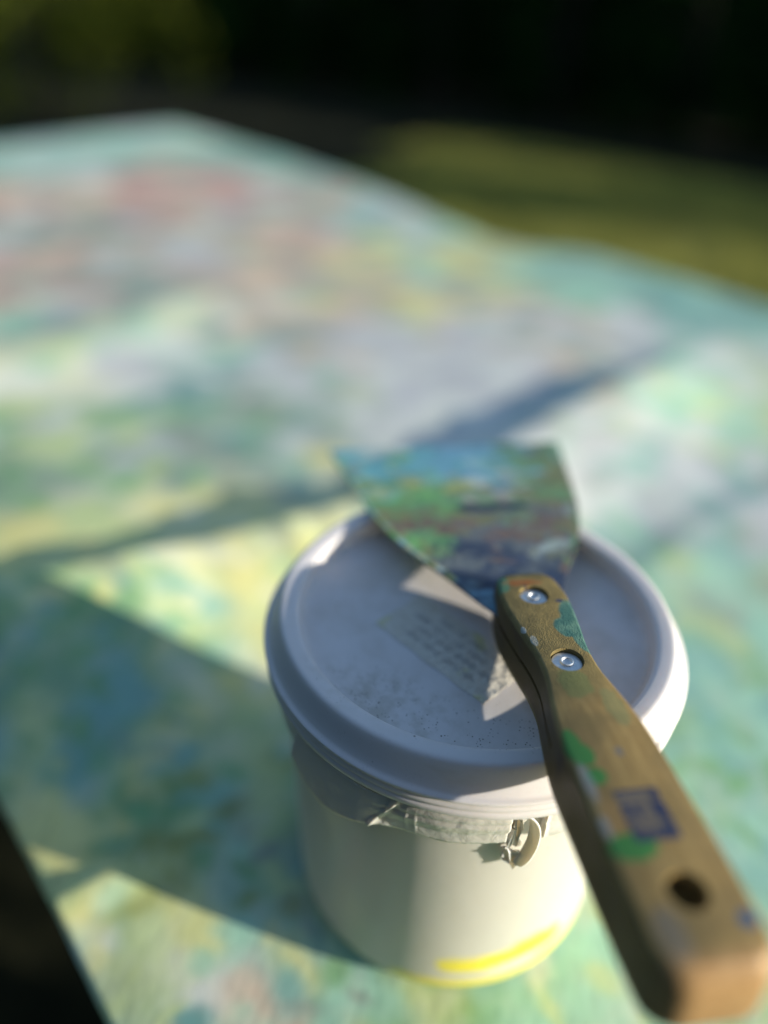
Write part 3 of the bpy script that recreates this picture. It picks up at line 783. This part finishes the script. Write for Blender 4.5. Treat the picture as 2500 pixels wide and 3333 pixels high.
BR = np.array([(a, c_) for a, c_, _ in BREG], float); BRP = [s.split() for _, _, s in BREG]
BC = np.zeros((*BX.shape, 3)) + BP['gray']; BH = np.zeros(BX.shape)
def bdab(cx, cy, rx, ry, ang, col, op, hgt):
    x = BX - cx; y = BY - cy; m0 = (np.abs(x) < max(rx, ry) * 1.2) & (np.abs(y) < max(rx, ry) * 1.2)
    if not m0.any(): return
    i = np.where(m0.any(1))[0]; j = np.where(m0.any(0))[0]
    s_ = np.s_[i[0]:i[-1] + 1, j[0]:j[-1] + 1]
    x = x[s_]; y = y[s_]; c_, s2 = math.cos(ang), math.sin(ang)
    q = np.hypot((x * c_ + y * s2) / rx, (-x * s2 + y * c_) / ry) + .5 * (fbm((x + cx) * 4 + 50, (y + cy) * 4 + 50, 31, 3) - .5)
    m = np.clip((1 - q) / .22, 0, 1) * op
    BC[s_] = BC[s_] * (1 - m[..., None]) + col * m[..., None]
    BH[s_] = np.maximum(BH[s_], m * hgt)
for n_, lo, hi in ((500, .7, 1.9), (260, .4, 1.0), (160, .12, .35)):
    for q in range(n_):
        cx = rng.uniform(.6, 11.8); cy = rng.uniform(-5, 5)
        d = np.hypot(BR[:, 0] - cx, BR[:, 1] - cy); w = 1 / (d * d + .2) ** 2.6; w /= w.sum()
        col = BP[random.choice(BRP[rng.choice(len(BRP), p=w)])] * rng.uniform(.8, 1.12)
        bdab(cx, cy, rng.uniform(lo, hi), rng.uniform(lo, hi) * .5, rng.normal(1.57, .5), col, rng.uniform(.4, .9), rng.uniform(.005, .05))
for q in np.linspace(-1.6, .5, 16):     # shadow of a paint ridge, painted as a dark line across the middle
    bdab(6.35 + .05 * math.sin(q * 5), q, .24, .30, .3, np.array(lin(30, 38, 60)), .95, .0)
for q in np.linspace(2.2, 11, 60):      # paint ridge along the left edge
    bdab(q, np.interp(q, *zip(*BW)) - .08, .25, .12, .4, BP[random.choice(['green', 'bright', 'light', 'yel', 'teal'] if q > 4 else ['olive', 'yel', 'light', 'green'])], .8, .03)
    bdab(q, -np.interp(q, *zip(*BW)) + .08, .25, .12, .4, BP[random.choice(['green', 'olive', 'brown', 'green'])], .7, .03)
BH *= (BX > 1.7)
zt = .05 + BH * 1.0 + .012 * fbm(BX * 3, BY * 3 + 40, 41) * (BX > 1.7)
zt[BX <= 1.7] = .05
i_ = np.arange(nx_ * ny_).reshape(nx_, ny_)
Vt = np.stack([BX, BY, zt], -1).reshape(-1, 3) / 100
Vb = np.stack([BX, BY, np.full_like(BX, -.05)], -1).reshape(-1, 3) / 100
Ft = np.stack([i_[:-1, :-1], i_[1:, :-1], i_[1:, 1:], i_[:-1, 1:]], -1).reshape(-1, 4)
N_ = nx_ * ny_
Fb = Ft[:, ::-1] + N_
rim_ = np.concatenate([i_[:, 0], i_[-1, 1:], i_[-2::-1, -1], i_[0, -2:0:-1]])
Fs = np.stack([rim_, rim_ + N_, np.roll(rim_, -1) + N_, np.roll(rim_, -1)], -1)
bl_m, nt, b = mat_new('paint caked steel'); g = G(nt); v = g.obj()
at = g.n('ShaderNodeAttribute', attribute_name='paint').outputs['Color']
n1 = g.noise(v, 420, 4)
g.put(b.inputs['Base Color'], g.mix(g.ramp(n1, .45, .75, 0, .3), at, (.10, .09, .08)))
b.inputs['Roughness'].default_value = .38
b.inputs['Specular IOR Level'].default_value = .5
g.put(b.inputs['Normal'], g.bump(n1, .5, .0006))
bl = mesh('blade', np.concatenate([Vt, Vb]), np.concatenate([Ft, Fb, Fs]), bl_m, scr, col=np.concatenate([BC.reshape(-1, 3)] * 2))
bl.data.set_sharp_from_angle(angle=math.radians(50))
bl['label'] = 'wide steel blade caked in teal, green and grey paint'
# blue printed mark on the handle: a frame, a band and a worn square emblem
pr_m, nt, b = mat_new('blue print'); g = G(nt); v = g.obj()
g.put(b.inputs['Base Color'], g.mix(g.ramp(g.noise(v, 600, 3), .4, .65), (.018, .026, .075), (.04, .046, .085))); b.inputs['Roughness'].default_value = .55
rows_ = ["######################",
         "#..................###",
         "#.................####",
         "#..#....#......#....##",
         "..#.............######",
         "......................",
         "####..##.##....#######",
         "#####..#..#....#######",
         "##.##.###......#######",
         "#.##..####.....#######",
         "##.#...##.......######",
         "##......#.......######",
         "#.##.............#.###",
         "#.#......###......#.##",
         "##.#...........#..####",
         "#..##.........########",
         "##.##..#...#..########",
         "###.#####.##.#########",
         "####.########.########",
         "##########.###########"]
V, F = [], []
for r_i, s_ in enumerate(rows_):
    for c_i, ch in enumerate(s_):
        if ch != '#': continue
        x0 = -6.82 - 1.22 * r_i / len(rows_); x1 = -6.82 - 1.22 * (r_i + 1) / len(rows_)
        y0 = .50 - .95 * c_i / 22; y1 = .50 - .95 * (c_i + 1) / 22
        s0 = len(V)
        V += [(x0 / 100, y0 / 100, .00905), (x1 / 100, y0 / 100, .00905), (x1 / 100, y1 / 100, .00905), (x0 / 100, y1 / 100, .00905)]
        F.append((s0, s0 + 1, s0 + 2, s0 + 3))
fd_m, nt, b = mat_new('faded print'); b.inputs['Base Color'].default_value = (.145, .118, .088, 1); b.inputs['Roughness'].default_value = .6
mesh('faded_print', [(x / 100, y / 100, .00902) for x, y in ((-6.83, .49), (-8.03, .49), (-8.03, -.44), (-6.83, -.44))], [(0, 1, 2, 3)], fd_m, scr, smooth=False)
pm = mesh('printed_mark', V, F, pr_m, scr, smooth=False)
pm['label'] = 'small worn blue square print on the handle'
